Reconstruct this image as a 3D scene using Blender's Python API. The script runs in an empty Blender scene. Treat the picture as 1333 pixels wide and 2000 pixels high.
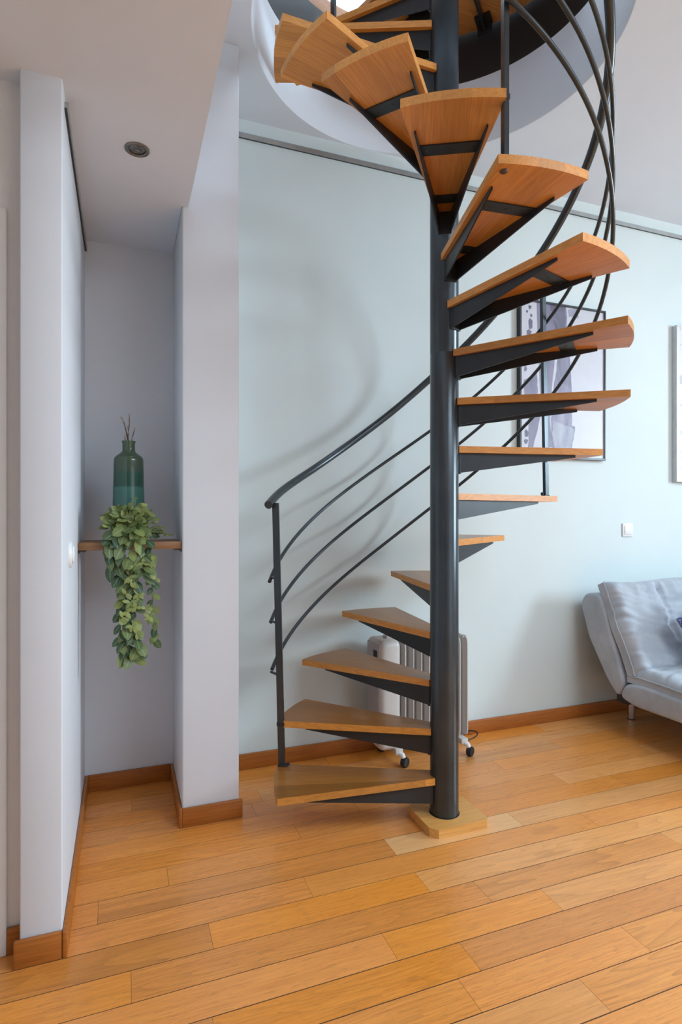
import bpy, bmesh, math, random
from mathutils import Vector, Matrix, noise

random.seed(7)
S = bpy.context.scene
COL = S.collection
PI = math.pi
rad = math.radians

# ------------------------------------------------------------------ camera
F, HY, HCAM = 1130.0, 1006.0, 1.2
YAW = math.atan(426.5 / F)
cam = bpy.data.cameras.new('camera')
co = bpy.data.objects.new('camera', cam)
COL.objects.link(co)
co.location = (0, 0, HCAM)
co.rotation_euler = (PI / 2, 0, -YAW)
cam.sensor_fit = 'HORIZONTAL'
cam.sensor_width = 36.0
cam.lens = 36.0 * F / 1333.0
cam.shift_y = 6.0 / 2000.0 * (2000.0 / 1333.0)
cam.clip_start = 0.02
S.camera = co
S.view_settings.view_transform = 'Standard'
S.view_settings.look = 'None'
S.view_settings.gamma = 1.0
S.view_settings.exposure = 0.22
S.view_settings.use_curve_mapping = False

# ------------------------------------------------------------------ materials
def mat(name):
    m = bpy.data.materials.new(name)
    m.use_nodes = True
    nt = m.node_tree
    b = nt.nodes['Principled BSDF']
    return m, nt, b

def N(nt, kind, **kw):
    n = nt.nodes.new(kind)
    for k, v in kw.items():
        setattr(n, k, v)
    return n

def L(nt, a, b):
    nt.links.new(a, b)

def math_node(nt, op, a=None, b=None, c=None):
    n = N(nt, 'ShaderNodeMath', operation=op)
    for i, v in enumerate((a, b, c)):
        if v is None:
            continue
        if isinstance(v, (int, float)):
            n.inputs[i].default_value = v
        else:
            L(nt, v, n.inputs[i])
    return n.outputs[0]

def ramp(nt, fac, stops):
    r = N(nt, 'ShaderNodeValToRGB')
    e = r.color_ramp.elements
    while len(e) < len(stops):
        e.new(0.5)
    for i, (p, c) in enumerate(stops):
        e[i].position = p
        e[i].color = (c[0], c[1], c[2], 1)
    L(nt, fac, r.inputs[0])
    return r.outputs[0]

def mix(nt, fac, a, b, blend='MIX'):
    n = N(nt, 'ShaderNodeMix', data_type='RGBA', blend_type=blend)
    for sock, v in ((n.inputs[0], fac), (n.inputs[6], a), (n.inputs[7], b)):
        if isinstance(v, (int, float)):
            sock.default_value = v
        elif isinstance(v, tuple):
            sock.default_value = (v[0], v[1], v[2], 1)
        else:
            L(nt, v, sock)
    return n.outputs[2]

def bump(nt, b, h, strength=0.2, dist=0.01):
    n = N(nt, 'ShaderNodeBump')
    n.inputs['Strength'].default_value = strength
    n.inputs['Distance'].default_value = dist
    L(nt, h, n.inputs['Height'])
    L(nt, n.outputs[0], b.inputs['Normal'])

def coords(nt, scale=(1, 1, 1), kind='Object', loc=None):
    tc = N(nt, 'ShaderNodeTexCoord')
    mp = N(nt, 'ShaderNodeMapping')
    mp.inputs['Scale'].default_value = scale
    L(nt, tc.outputs[kind], mp.inputs['Vector'])
    if loc is not None:
        L(nt, loc, mp.inputs['Location'])
    return mp.outputs[0]

def noise_tex(nt, vec, scale, detail=4, rough=0.55, dist=0.0):
    n = N(nt, 'ShaderNodeTexNoise')
    n.inputs['Scale'].default_value = scale
    n.inputs['Detail'].default_value = detail
    n.inputs['Roughness'].default_value = rough
    n.inputs['Distortion'].default_value = dist
    L(nt, vec, n.inputs['Vector'])
    return n.outputs['Fac']

def plain(name, col, rough=0.5, metal=0.0, var=0.06, scale=20, bstr=0.0, coat=0.0, bscale=None):
    m, nt, b = mat(name)
    v = coords(nt)
    f = noise_tex(nt, v, scale)
    lo = tuple(c * (1 - var) for c in col)
    hi = tuple(min(1, c * (1 + var)) for c in col)
    L(nt, ramp(nt, f, [(0.3, lo), (0.7, hi)]), b.inputs['Base Color'])
    b.inputs['Roughness'].default_value = rough
    b.inputs['Metallic'].default_value = metal
    b.inputs['Coat Weight'].default_value = coat
    if bstr:
        bump(nt, b, noise_tex(nt, v, bscale or scale * 4), bstr, 0.004)
    return m

def plaster(name, col, bstr=0.12):
    m, nt, b = mat(name)
    v = coords(nt)
    big = noise_tex(nt, v, 1.6, 3)
    c = ramp(nt, big, [(0.3, tuple(x * 0.97 for x in col)), (0.7, tuple(min(1, x * 1.03) for x in col))])
    L(nt, c, b.inputs['Base Color'])
    b.inputs['Roughness'].default_value = 0.62
    b.inputs['Specular IOR Level'].default_value = 0.35
    h = noise_tex(nt, v, 90, 5, 0.6)
    bump(nt, b, h, bstr, 0.002)
    return m

def wood(name, lo, hi, stave=0.09, rough=0.42, seed=0.0, tone=0.22, grain=9.0, coat=0.04, ring=1.0, topgrey=0.0):
    """wood with grain along local X; staves glued side by side along local Y"""
    m, nt, b = mat(name)
    tc = N(nt, 'ShaderNodeTexCoord')
    oi = N(nt, 'ShaderNodeObjectInfo')
    sp = N(nt, 'ShaderNodeSeparateXYZ')
    L(nt, tc.outputs['Object'], sp.inputs[0])
    rnd = math_node(nt, 'MULTIPLY_ADD', oi.outputs['Random'], 40.0, seed)
    st = math_node(nt, 'FLOOR', math_node(nt, 'ADD', math_node(nt, 'DIVIDE', sp.outputs['Y'], stave), rnd))
    key = N(nt, 'ShaderNodeCombineXYZ')
    L(nt, st, key.inputs[0]); L(nt, rnd, key.inputs[1])
    wn = N(nt, 'ShaderNodeTexWhiteNoise', noise_dimensions='3D')
    L(nt, key.outputs[0], wn.inputs['Vector'])
    off = N(nt, 'ShaderNodeCombineXYZ')
    L(nt, math_node(nt, 'MULTIPLY', wn.outputs['Value'], 31.0), off.inputs[0])
    L(nt, math_node(nt, 'MULTIPLY', wn.outputs['Value'], 17.0), off.inputs[1])
    L(nt, rnd, off.inputs[2])
    va = N(nt, 'ShaderNodeVectorMath', operation='ADD')
    L(nt, tc.outputs['Object'], va.inputs[0]); L(nt, off.outputs[0], va.inputs[1])
    mp = N(nt, 'ShaderNodeMapping'); mp.inputs['Scale'].default_value = (1.1, 11.0, 11.0)
    L(nt, va.outputs[0], mp.inputs['Vector'])
    big = noise_tex(nt, mp.outputs[0], 1.3, 3, 0.5, 0.4)
    rings = math_node(nt, 'FRACT', math_node(nt, 'MULTIPLY', big, grain))
    rings = math_node(nt, 'ABSOLUTE', math_node(nt, 'SUBTRACT', rings, 0.5))
    mp2 = N(nt, 'ShaderNodeMapping'); mp2.inputs['Scale'].default_value = (7.0, 190.0, 190.0)
    L(nt, va.outputs[0], mp2.inputs['Vector'])
    fine = noise_tex(nt, mp2.outputs[0], 1.0, 3, 0.6)
    f = math_node(nt, 'ADD', math_node(nt, 'MULTIPLY', rings, 0.34 * ring), math_node(nt, 'MULTIPLY', fine, 0.8))
    c = ramp(nt, f, [(0.22, lo), (0.72, hi)])
    tone_f = math_node(nt, 'MULTIPLY_ADD', wn.outputs['Value'], tone, 1.0 - tone * 0.5)
    hs = N(nt, 'ShaderNodeHueSaturation')
    L(nt, c, hs.inputs['Color']); L(nt, tone_f, hs.inputs['Value'])
    c2 = hs.outputs[0]
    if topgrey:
        # walking surface darker and smoother than the other faces
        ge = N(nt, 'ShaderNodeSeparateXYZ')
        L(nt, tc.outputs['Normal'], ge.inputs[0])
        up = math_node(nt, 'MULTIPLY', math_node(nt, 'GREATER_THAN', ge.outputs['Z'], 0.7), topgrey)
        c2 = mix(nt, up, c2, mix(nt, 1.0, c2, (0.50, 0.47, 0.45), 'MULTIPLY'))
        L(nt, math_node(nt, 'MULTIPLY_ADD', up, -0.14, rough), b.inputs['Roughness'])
    L(nt, c2, b.inputs['Base Color'])
    if not topgrey:
        b.inputs['Roughness'].default_value = rough
    b.inputs['Coat Weight'].default_value = coat
    b.inputs['Coat Roughness'].default_value = 0.3
    bump(nt, b, fine, 0.12, 0.001)
    return m

M_wall = plaster('white_plaster', (0.725, 0.755, 0.80))
M_green = plaster('pale_green_plaster', (0.665, 0.742, 0.735), 0.05)
M_ceil = plaster('ceiling_white', (0.765, 0.83, 0.91), 0.04)
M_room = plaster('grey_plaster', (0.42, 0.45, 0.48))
M_doorwhite = plain('white_gloss_paint', (0.80, 0.79, 0.77), 0.35, var=0.02)
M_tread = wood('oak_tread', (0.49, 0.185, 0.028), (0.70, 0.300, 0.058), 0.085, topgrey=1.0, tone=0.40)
M_base = wood('oak_baseboard', (0.30, 0.088, 0.012), (0.50, 0.165, 0.026), 0.6, tone=0.12, ring=0.7)
M_shelf = wood('oak_shelf', (0.20, 0.085, 0.030), (0.37, 0.18, 0.068), 0.3)
M_plate = wood('pale_oak', (0.60, 0.27, 0.065), (0.80, 0.41, 0.11), 0.11, tone=0.1)
M_steel = plain('dark_steel', (0.060, 0.070, 0.077), 0.27, 0.6, var=0.18, scale=6)
M_steel2 = plain('blackened_steel', (0.027, 0.030, 0.033), 0.42, 0.3, var=0.2, scale=6)
M_ringm = plain('ring_steel', (0.014, 0.013, 0.012), 0.55, 0.1, var=0.2, scale=4)
M_alu = plain('brushed_aluminium', (0.42, 0.43, 0.42), 0.4, 0.6, var=0.08)
M_alud = plain('dark_slot', (0.06, 0.06, 0.06), 0.5, 0.3)
M_white = plain('white_plastic', (0.83, 0.83, 0.82), 0.35, var=0.02)
M_heater = plain('heater_enamel', (0.60, 0.57, 0.54), 0.35, var=0.03)
M_heatgrey = plain('heater_grey_plastic', (0.40, 0.37, 0.38), 0.4, var=0.03)
M_black = plain('black_rubber', (0.012, 0.012, 0.014), 0.5)
M_frameblack = plain('black_frame', (0.03, 0.03, 0.035), 0.35, 0.2)
M_silver = plain('silver_frame', (0.55, 0.57, 0.58), 0.4, 0.4)
M_chrome = plain('chrome', (0.62, 0.60, 0.58), 0.2, 1.0, var=0.02)
M_nickel = plain('antique_nickel', (0.24, 0.22, 0.19), 0.35, 0.8, var=0.05)
M_dirt = plain('joint_dirt', (0.10, 0.045, 0.018), 0.8)

# floor planks: grain along world X, tone per plank from a colour attribute
STAINS = [(1.503, 1.79, .07, .028, .30), (1.43, 1.65, .09, .012, .38), (1.40, 1.67, .05, .014, .25), (.704, 1.334, .024, .010, .35)]
def floor_mat():
    m, nt, b = mat('oak_floor_planks')
    at = N(nt, 'ShaderNodeAttribute', attribute_name='plank')
    sp = N(nt, 'ShaderNodeSeparateColor')
    L(nt, at.outputs['Color'], sp.inputs[0])
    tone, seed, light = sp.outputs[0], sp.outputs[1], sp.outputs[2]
    tc = N(nt, 'ShaderNodeTexCoord')
    off = N(nt, 'ShaderNodeCombineXYZ')
    L(nt, math_node(nt, 'MULTIPLY', seed, 53.0), off.inputs[0])
    L(nt, math_node(nt, 'MULTIPLY', seed, 29.0), off.inputs[1])
    L(nt, math_node(nt, 'MULTIPLY', seed, 71.0), off.inputs[2])
    va = N(nt, 'ShaderNodeVectorMath', operation='ADD')
    L(nt, tc.outputs['Object'], va.inputs[0]); L(nt, off.outputs[0], va.inputs[1])
    mp = N(nt, 'ShaderNodeMapping'); mp.inputs['Scale'].default_value = (0.8, 9.0, 1)
    L(nt, va.outputs[0], mp.inputs['Vector'])
    big = noise_tex(nt, mp.outputs[0], 1.0, 2, 0.45, 0.55)
    nring = math_node(nt, 'MULTIPLY_ADD', tone, 14.0, 9.0)
    rr = math_node(nt, 'FRACT', math_node(nt, 'MULTIPLY', big, nring))
    rr = math_node(nt, 'MULTIPLY', math_node(nt, 'POWER', rr, 3.0), math_node(nt, 'MULTIPLY_ADD', math_node(nt, 'FRACT', math_node(nt, 'MULTIPLY', seed, 7.3)), 1.0, .12))
    mp2 = N(nt, 'ShaderNodeMapping'); mp2.inputs['Scale'].default_value = (5.0, 170.0, 1)
    L(nt, va.outputs[0], mp2.inputs['Vector'])
    fine = noise_tex(nt, mp2.outputs[0], 1.0, 4, 0.65)
    mp3 = N(nt, 'ShaderNodeMapping'); mp3.inputs['Scale'].default_value = (22.0, 260.0, 1)
    L(nt, va.outputs[0], mp3.inputs['Vector'])
    pores = noise_tex(nt, mp3.outputs[0], 1.0, 2, 0.5)
    c = ramp(nt, fine, [(0.25, (0.72, 0.228, 0.029)), (0.75, (0.96, 0.368, 0.066))])
    c = mix(nt, math_node(nt, 'MULTIPLY', rr, 0.42), c, (0.36, 0.125, 0.024))
    pf = math_node(nt, 'MULTIPLY', math_node(nt, 'GREATER_THAN', pores, 0.62), 0.28)
    c = mix(nt, pf, c, (0.24, 0.085, 0.02))
    blot = noise_tex(nt, coords(nt), 2.3, 4, 0.6)
    c = mix(nt, math_node(nt, 'MULTIPLY', blot, 0.15), c, (0.36, 0.16, 0.06))
    hs = N(nt, 'ShaderNodeHueSaturation')
    L(nt, c, hs.inputs['Color'])
    L(nt, math_node(nt, 'MULTIPLY_ADD', tone, 0.24, 0.86), hs.inputs['Value'])
    L(nt, math_node(nt, 'MULTIPLY_ADD', seed, -0.05, 1.03), hs.inputs['Saturation'])
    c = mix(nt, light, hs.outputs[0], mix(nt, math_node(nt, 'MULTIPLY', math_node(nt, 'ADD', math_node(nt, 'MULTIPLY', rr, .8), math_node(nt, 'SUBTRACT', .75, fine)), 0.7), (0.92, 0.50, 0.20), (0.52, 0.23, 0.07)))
    # small stains where the varnish has darkened
    geo = N(nt, 'ShaderNodeSeparateXYZ'); L(nt, tc.outputs['Object'], geo.inputs[0])
    wob = math_node(nt, 'MULTIPLY', math_node(nt, 'SUBTRACT', noise_tex(nt, coords(nt, (20, 60, 1)), 1.0, 4, .7), .5), 1.8)
    for sx, sy, rx, ry, am in STAINS:
        ex = math_node(nt, 'POWER', math_node(nt, 'DIVIDE', math_node(nt, 'SUBTRACT', geo.outputs['X'], sx), rx), 2.0)
        ey = math_node(nt, 'POWER', math_node(nt, 'DIVIDE', math_node(nt, 'SUBTRACT', geo.outputs['Y'], sy), ry), 2.0)
        dd = math_node(nt, 'ADD', math_node(nt, 'ADD', ex, ey), wob)
        mk = N(nt, 'ShaderNodeMapRange'); mk.inputs['From Min'].default_value = 1.1; mk.inputs['From Max'].default_value = .5
        L(nt, dd, mk.inputs['Value'])
        c = mix(nt, math_node(nt, 'MULTIPLY', mk.outputs[0], am), c, (.46, .15, .025))
    L(nt, c, b.inputs['Base Color'])
    rg = noise_tex(nt, coords(nt), 5.0, 4)
    L(nt, math_node(nt, 'MULTIPLY_ADD', rg, 0.12, 0.26), b.inputs['Roughness'])
    b.inputs['Specular IOR Level'].default_value = 0.55
    b.inputs['Coat Weight'].default_value = 0.25
    b.inputs['Coat Roughness'].default_value = 0.22
    bump(nt, b, fine, 0.10, 0.001)
    return m
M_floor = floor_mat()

# ------------------------------------------------------------------ mesh helpers
def finish(name, bm, m, parent=None, smooth=None, kind=None):
    """link bm as one object; smooth = angle in degrees for auto smooth shading"""
    bm.normal_update()
    if smooth is not None:
        lim = rad(smooth)
        for f in bm.faces:
            f.smooth = True
        for e in bm.edges:
            if len(e.link_faces) == 2 and e.calc_face_angle(0) > lim:
                e.smooth = False
    me = bpy.data.meshes.new(name)
    bm.to_mesh(me)
    bm.free()
    for mm in (m if isinstance(m, (list, tuple)) else [m]):
        me.materials.append(mm)
    o = bpy.data.objects.new(name, me)
    COL.objects.link(o)
    if parent is not None:
        o.parent = parent
    if kind:
        o['kind'] = kind
    return o

def add_mesh(bm, vs, fs, mi=0):
    bv = [bm.verts.new(v) for v in vs]
    out = []
    for f in fs:
        try:
            nf = bm.faces.new([bv[i] for i in f])
            nf.material_index = mi
            out.append(nf)
        except ValueError:
            pass
    return bv, out

def merge(dst, src, mtx=None, mi=None):
    src.verts.index_update()
    vs = [dst.verts.new((mtx @ v.co) if mtx else v.co) for v in src.verts]
    for f in src.faces:
        try:
            nf = dst.faces.new([vs[v.index] for v in f.verts])
            nf.smooth = f.smooth
            nf.material_index = f.material_index if mi is None else mi
        except ValueError:
            pass
    src.free()

def box(bm, x0, x1, y0, y1, z0, z1, bev=0.0, seg=2, mtx=None, mi=0):
    t = bmesh.new()
    vs = [(x, y, z) for x in (x0, x1) for y in (y0, y1) for z in (z0, z1)]
    add_mesh(t, vs, [(0, 1, 3, 2), (4, 6, 7, 5), (0, 4, 5, 1), (2, 3, 7, 6), (0, 2, 6, 4), (1, 5, 7, 3)])
    if bev:
        bmesh.ops.bevel(t, geom=t.edges[:], offset=bev, segments=seg, affect='EDGES', profile=0.5)
    merge(bm, t, mtx, mi)

def prism(bm, poly, z0, z1, bev=0.0, seg=2, mtx=None, mi=0):
    """poly is a list of (x, y) counter clockwise"""
    t = bmesh.new()
    n = len(poly)
    vs = [(p[0], p[1], z0) for p in poly] + [(p[0], p[1], z1) for p in poly]
    fs = [tuple(reversed(range(n))), tuple(range(n, 2 * n))]
    fs += [(i, (i + 1) % n, (i + 1) % n + n, i + n) for i in range(n)]
    add_mesh(t, vs, fs)
    if bev:
        bmesh.ops.bevel(t, geom=[e for e in t.edges if e.calc_face_angle(0) > 0.3], offset=bev, segments=seg, affect='EDGES', profile=0.5)
    merge(bm, t, mtx, mi)

def tube(bm, pts, r, seg=12, caps=True, mi=0):
    pts = [Vector(p) for p in pts]
    n = len(pts)
    rs = r if isinstance(r, (list, tuple)) else [r] * n
    d0 = (pts[1] - pts[0]).normalized()
    up = Vector((0, 0, 1)) if abs(d0.z) < 0.9 else Vector((1, 0, 0))
    a = d0.cross(up).normalized()
    rings = []
    for i in range(n):
        d = (pts[min(i + 1, n - 1)] - pts[max(i - 1, 0)]).normalized()
        a = (a - d * a.dot(d)).normalized()
        b = d.cross(a)
        rings.append([bm.verts.new(pts[i] + (a * math.cos(2 * PI * k / seg) + b * math.sin(2 * PI * k / seg)) * rs[i]) for k in range(seg)])
    for i in range(n - 1):
        for k in range(seg):
            f = bm.faces.new((rings[i][k], rings[i][(k + 1) % seg], rings[i + 1][(k + 1) % seg], rings[i + 1][k]))
            f.material_index = mi
    if caps:
        bm.faces.new(list(reversed(rings[0]))).material_index = mi
        bm.faces.new(rings[-1]).material_index = mi

def lathe(bm, prof, cx=0, cy=0, seg=32, cap0=True, cap1=True, mi=0, mtx=None):
    t = bmesh.new()
    rings = []
    for (r, z) in prof:
        rings.append([t.verts.new((cx + r * math.cos(2 * PI * k / seg), cy + r * math.sin(2 * PI * k / seg), z)) for k in range(seg)])
    for i in range(len(rings) - 1):
        for k in range(seg):
            t.faces.new((rings[i][k], rings[i][(k + 1) % seg], rings[i + 1][(k + 1) % seg], rings[i + 1][k]))
    if cap0:
        t.faces.new(list(reversed(rings[0])))
    if cap1:
        t.faces.new(rings[-1])
    merge(bm, t, mtx, mi)

def sweep_rect(bm, pts, w, h):
    """a rectangular bar through pts; w across in plan, h vertical"""
    ring = []
    for i, p in enumerate(pts):
        d = (Vector(pts[min(i + 1, len(pts) - 1)]) - Vector(pts[max(i - 1, 0)])).normalized()
        s = Vector((0, 0, 1)).cross(d).normalized() * w / 2
        u = d.cross(s).normalized() * h / 2
        p = Vector(p)
        ring.append([bm.verts.new(q) for q in (p - s - u, p + s - u, p + s + u, p - s + u)])
    for i in range(len(ring) - 1):
        for k in range(4):
            bm.faces.new((ring[i][k], ring[i][(k + 1) % 4], ring[i + 1][(k + 1) % 4], ring[i + 1][k]))
    bm.faces.new(list(reversed(ring[0]))); bm.faces.new(ring[-1])

def struct(name, bm, m, smooth=None):
    return finish(name, bm, m, None, smooth, 'structure')

def thing(name, label, cat, loc=(0, 0, 0), rotz=0.0, group=None):
    o = bpy.data.objects.new(name, None)
    COL.objects.link(o)
    o.location = loc
    o.rotation_euler = (0, 0, rotz)
    o.empty_display_size = 0.1
    o['label'] = label
    o['category'] = cat
    if group:
        o['group'] = group
    return o

def tag(o, label, cat, group=None):
    o['label'] = label
    o['category'] = cat
    if group:
        o['group'] = group
    return o

# ------------------------------------------------------------------ the room
YW = 2.722          # green back wall
YN = 2.735          # back of the niche
ZC = 3.07           # ceiling
ZS = 2.388          # low ceiling
XR, XL, YF = 5.9, -1.3, -3.6
ZU = 3.72           # floor upstairs
HC = (1.155, 2.0)   # centre of the stair opening
HR = 0.717

# floor made of planks
ROW = 0.109
JOINTS = {1.076: [1.105, 2.3], 1.185: [-.05, 0.812, 1.36, 2.4], 1.294: [0.2, 0.884, 1.95], 1.403: [-.4, 0.695, 1.253, 2.35], 1.512: [0.02, 1.073, 1.9],
          1.621: [0.235, 0.917, 2.2], 1.730: [-.6, 0.56, 1.72], 1.839: [-.07, 0.904, 1.450, 2.6], 1.948: [0.14, 1.2, 2.1],
          2.057: [0.62, 1.86], 2.166: [-.2, 0.9, 1.38, 2.5], 2.275: [0.5, 1.687, 2.8]}
bm = bmesh.new()
col = bm.loops.layers.float_color.new('plank')
rng = random.Random(11)
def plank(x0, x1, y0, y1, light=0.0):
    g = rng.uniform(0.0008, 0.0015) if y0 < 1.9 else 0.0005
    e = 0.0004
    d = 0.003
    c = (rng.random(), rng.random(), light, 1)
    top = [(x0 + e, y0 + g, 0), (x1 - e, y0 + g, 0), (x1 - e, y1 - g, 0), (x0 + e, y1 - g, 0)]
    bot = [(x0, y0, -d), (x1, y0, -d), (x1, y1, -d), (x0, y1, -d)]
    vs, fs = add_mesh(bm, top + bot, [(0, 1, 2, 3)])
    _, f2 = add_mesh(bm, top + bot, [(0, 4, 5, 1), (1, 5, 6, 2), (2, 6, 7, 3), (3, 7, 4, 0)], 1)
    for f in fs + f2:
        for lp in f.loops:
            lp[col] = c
n0 = int(math.floor((YF - 1.076) / ROW))
n1 = int(math.ceil((2.80 - 1.076) / ROW))
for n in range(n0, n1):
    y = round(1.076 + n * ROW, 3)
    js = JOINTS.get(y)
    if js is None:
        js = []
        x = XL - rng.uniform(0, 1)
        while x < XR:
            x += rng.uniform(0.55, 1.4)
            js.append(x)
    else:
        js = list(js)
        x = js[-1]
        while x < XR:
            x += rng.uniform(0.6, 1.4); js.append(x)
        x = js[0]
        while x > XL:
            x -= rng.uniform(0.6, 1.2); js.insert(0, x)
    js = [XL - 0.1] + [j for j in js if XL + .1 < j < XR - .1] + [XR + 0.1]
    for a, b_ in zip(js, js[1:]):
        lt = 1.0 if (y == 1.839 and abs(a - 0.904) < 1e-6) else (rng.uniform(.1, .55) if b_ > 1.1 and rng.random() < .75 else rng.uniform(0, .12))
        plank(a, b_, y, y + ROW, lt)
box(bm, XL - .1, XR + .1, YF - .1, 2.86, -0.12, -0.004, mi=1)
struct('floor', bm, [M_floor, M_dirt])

def wallbox(name, x0, x1, y0, y1, z0, z1, m, bev=0.0):
    b = bmesh.new(); box(b, x0, x1, y0, y1, z0, z1, bev, 3)
    return struct(name, b, m, 40 if bev else None)

wallbox('wall_back', 0.40, XR + .1, YW, YW + .13, -.002, ZC + .6, M_green)
wallbox('wall_niche', -0.30, 0.42, YN, YN + .12, -.002, ZC, M_wall)
wallbox('wall_column', 0.2145, 0.4335, 2.30, YN + .05, -.002, ZC + .001, M_wall, 0.006)
wallbox('wall_pier', -0.257, -0.154, 1.742, YN + .05, -.002, ZS + .01, M_wall, 0.004)
wallbox('wall_hall', XL - .1, -0.25, 1.805, 1.90, -.002, ZS + .01, M_doorwhite)
wallbox('wall_left', XL - .12, XL, YF - .1, 1.9, -.002, ZC, M_room)
# wall behind the camera with a window, wall on the right with a window
def wall_with_window(name, axis, pos, t, a0, a1, z1, w0, w1, wz0, wz1, m):
    b = bmesh.new()
    def bx(s0, s1, q0, q1):
        if axis == 'x':
            box(b, pos, pos + t, s0, s1, q0, q1)
        else:
            box(b, s0, s1, pos, pos + t, q0, q1)
    bx(a0, w0, -.002, z1); bx(w1, a1, -.002, z1)
    bx(w0, w1, -.002, wz0); bx(w0, w1, wz1, z1)
    return struct(name, b, m)
WIN = (-0.86, 0.24, 1.40, 2.80)
wall_with_window('wall_right', 'x', XR, .15, YF - .1, YW + .1, ZC, *WIN, M_room)
WIN2 = (2.0, 5.6, 0.15, 2.75)
wall_with_window('wall_front', 'y', YF - .15, .15, XL - .1, XR + .1, ZC, *WIN2, M_room)
def window_frame(name, axis, pos, w):
    b = bmesh.new()
    a0, a1, z0, z1 = w
    def bx(s0, s1, q0, q1):
        if axis == 'x':
            box(b, pos, pos + .06, s0, s1, q0, q1, .004, 1)
        else:
            box(b, s0, s1, pos, pos + .06, q0, q1, .004, 1)
    k = .055
    bx(a0, a0 + k, z0, z1); bx(a1 - k, a1, z0, z1); bx(a0 + k, a1 - k, z0, z0 + k); bx(a0 + k, a1 - k, z1 - k, z1)
    mdl = (a0 + a1) / 2
    bx(mdl - k / 2, mdl + k / 2, z0 + k, z1 - k)
    return struct(name, b, M_doorwhite)
bm = bmesh.new()
for (a0, a1, b0, b1) in ((1.49, 1.55, -1.91, .11), (3.45, 3.51, -1.91, .11), (1.55, 3.45, -1.91, -1.85), (1.55, 3.45, .05, .11)):
    box(bm, a0, a1, b0, b1, ZC - .03, ZC + .01, .004, 1)
struct('fill_lamp_frame', bm, M_doorwhite)  # frame added round the ceiling fill lamp, the ceiling behind it is closed
window_frame('window_1', 'x', XR + .05, WIN)
window_frame('window_2', 'y', YF - .12, WIN2)

# low ceiling on the left (an L round the column)
bm = bmesh.new()
prism(bm, [(XL - .1, YF - .1), (0.237, YF - .1), (0.237, 2.299), (0.2135, 2.299), (0.2135, YN + .04), (XL - .1, YN + .04)], ZS, ZC, 0.003, 2)
struct('ceiling_low', bm, M_ceil)

# high ceiling with the round opening and its white lining
bm = bmesh.new()
SEG = 128
Z_RING = 3.405
x0, x1, y0, y1 = 0.237, XR + .1, YF - .1, YW
def edge_point(a):
    dx, dy = math.cos(a), math.sin(a)
    t = 1e9
    for lim, d, c in ((x1, dx, HC[0]), (x0, dx, HC[0]), (y1, dy, HC[1]), (y0, dy, HC[1])):
        if abs(d) > 1e-9:
            q = (lim - c) / d
            if q > 0:
                t = min(t, q)
    return (HC[0] + dx * t, HC[1] + dy * t)
angs = sorted(set([2 * PI * k / SEG for k in range(SEG)] + [math.atan2(yy - HC[1], xx - HC[0]) % (2 * PI) for xx in (x0, x1) for yy in (y0, y1)]))
inner, lip, outer, topi = [], [], [], []
for a in angs:
    c_, s_ = math.cos(a), math.sin(a)
    lip.append(bm.verts.new((HC[0] + (HR + .004) * c_, HC[1] + (HR + .004) * s_, ZC)))
    inner.append(bm.verts.new((HC[0] + HR * c_, HC[1] + HR * s_, ZC + .004)))
    topi.append(bm.verts.new((HC[0] + HR * c_, HC[1] + HR * s_, Z_RING)))
    ex, ey = edge_point(a)
    outer.append(bm.verts.new((ex, max(ey, -99), ZC)))
n = len(angs)
for i in range(n):
    j = (i + 1) % n
    bm.faces.new((outer[j], outer[i], lip[i], lip[j]))
    f = bm.faces.new((lip[j], lip[i], inner[i], inner[j])); f.smooth = True
    f = bm.faces.new((inner[j], inner[i], topi[i], topi[j])); f.smooth = True
struct('ceiling', bm, M_ceil)

# steel ring and wooden edging of the opening upstairs
def ring_band(name, r0, r1, z0, z1, m, seg=128, bev=0):
    b = bmesh.new()
    prof = [(r0, z0), (r1, z0), (r1, z1), (r0, z1)]
    rs = []
    for k in range(seg):
        a = 2 * PI * k / seg
        rs.append([b.verts.new((HC[0] + r * math.cos(a), HC[1] + r * math.sin(a), z)) for r, z in prof])
    for k in range(seg):
        p, q = rs[k], rs[(k + 1) % seg]
        for i in range(4):
            b.faces.new((p[i], q[i], q[(i + 1) % 4], p[(i + 1) % 4]))
    bmesh.ops.recalc_face_normals(b, faces=b.faces[:])
    return struct(name, b, m, 40)
ring_band('trim_1', HR, HR + .012, Z_RING - .0005, 3.658, M_ringm)
ring_band('trim_2', HR, HR + .09, 3.658, 3.732, wood('oak_edging', (0.36, 0.14, 0.035), (0.56, 0.26, 0.08), 0.3))

# upstairs: floor slab, walls, ceiling
bm = bmesh.new()
for i in range(SEG):
    pass
ua = [2 * PI * k / 64 for k in range(64)]
uo, ui = [], []
ux0, ux1, uy0, uy1 = XL, XR, YF, 3.4
def uedge(a):
    dx, dy = math.cos(a), math.sin(a)
    t = min(q for q in [((l - c) / d) for l, d, c in ((ux1, dx, HC[0]), (ux0, dx, HC[0]), (uy1, dy, HC[1]), (uy0, dy, HC[1])) if abs(d) > 1e-9] if q > 0)
    return (HC[0] + dx * t, HC[1] + dy * t)
ua = sorted(set(ua + [math.atan2(yy - HC[1], xx - HC[0]) % (2 * PI) for xx in (ux0, ux1) for yy in (uy0, uy1)]))
for a in ua:
    ui.append(bm.verts.new((HC[0] + (HR + .085) * math.cos(a), HC[1] + (HR + .085) * math.sin(a), ZU)))
    e = uedge(a)
    uo.append(bm.verts.new((e[0], e[1], ZU)))
for i in range(len(ua)):
    j = (i + 1) % len(ua)
    bm.faces.new((ui[i], uo[i], uo[j], ui[j]))
struct('floor_upstairs', bm, M_base)
wallbox('wall_upstairs_back', XL - .1, XR + .1, uy1, uy1 + .1, ZU, 6.2, M_wall)
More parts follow.
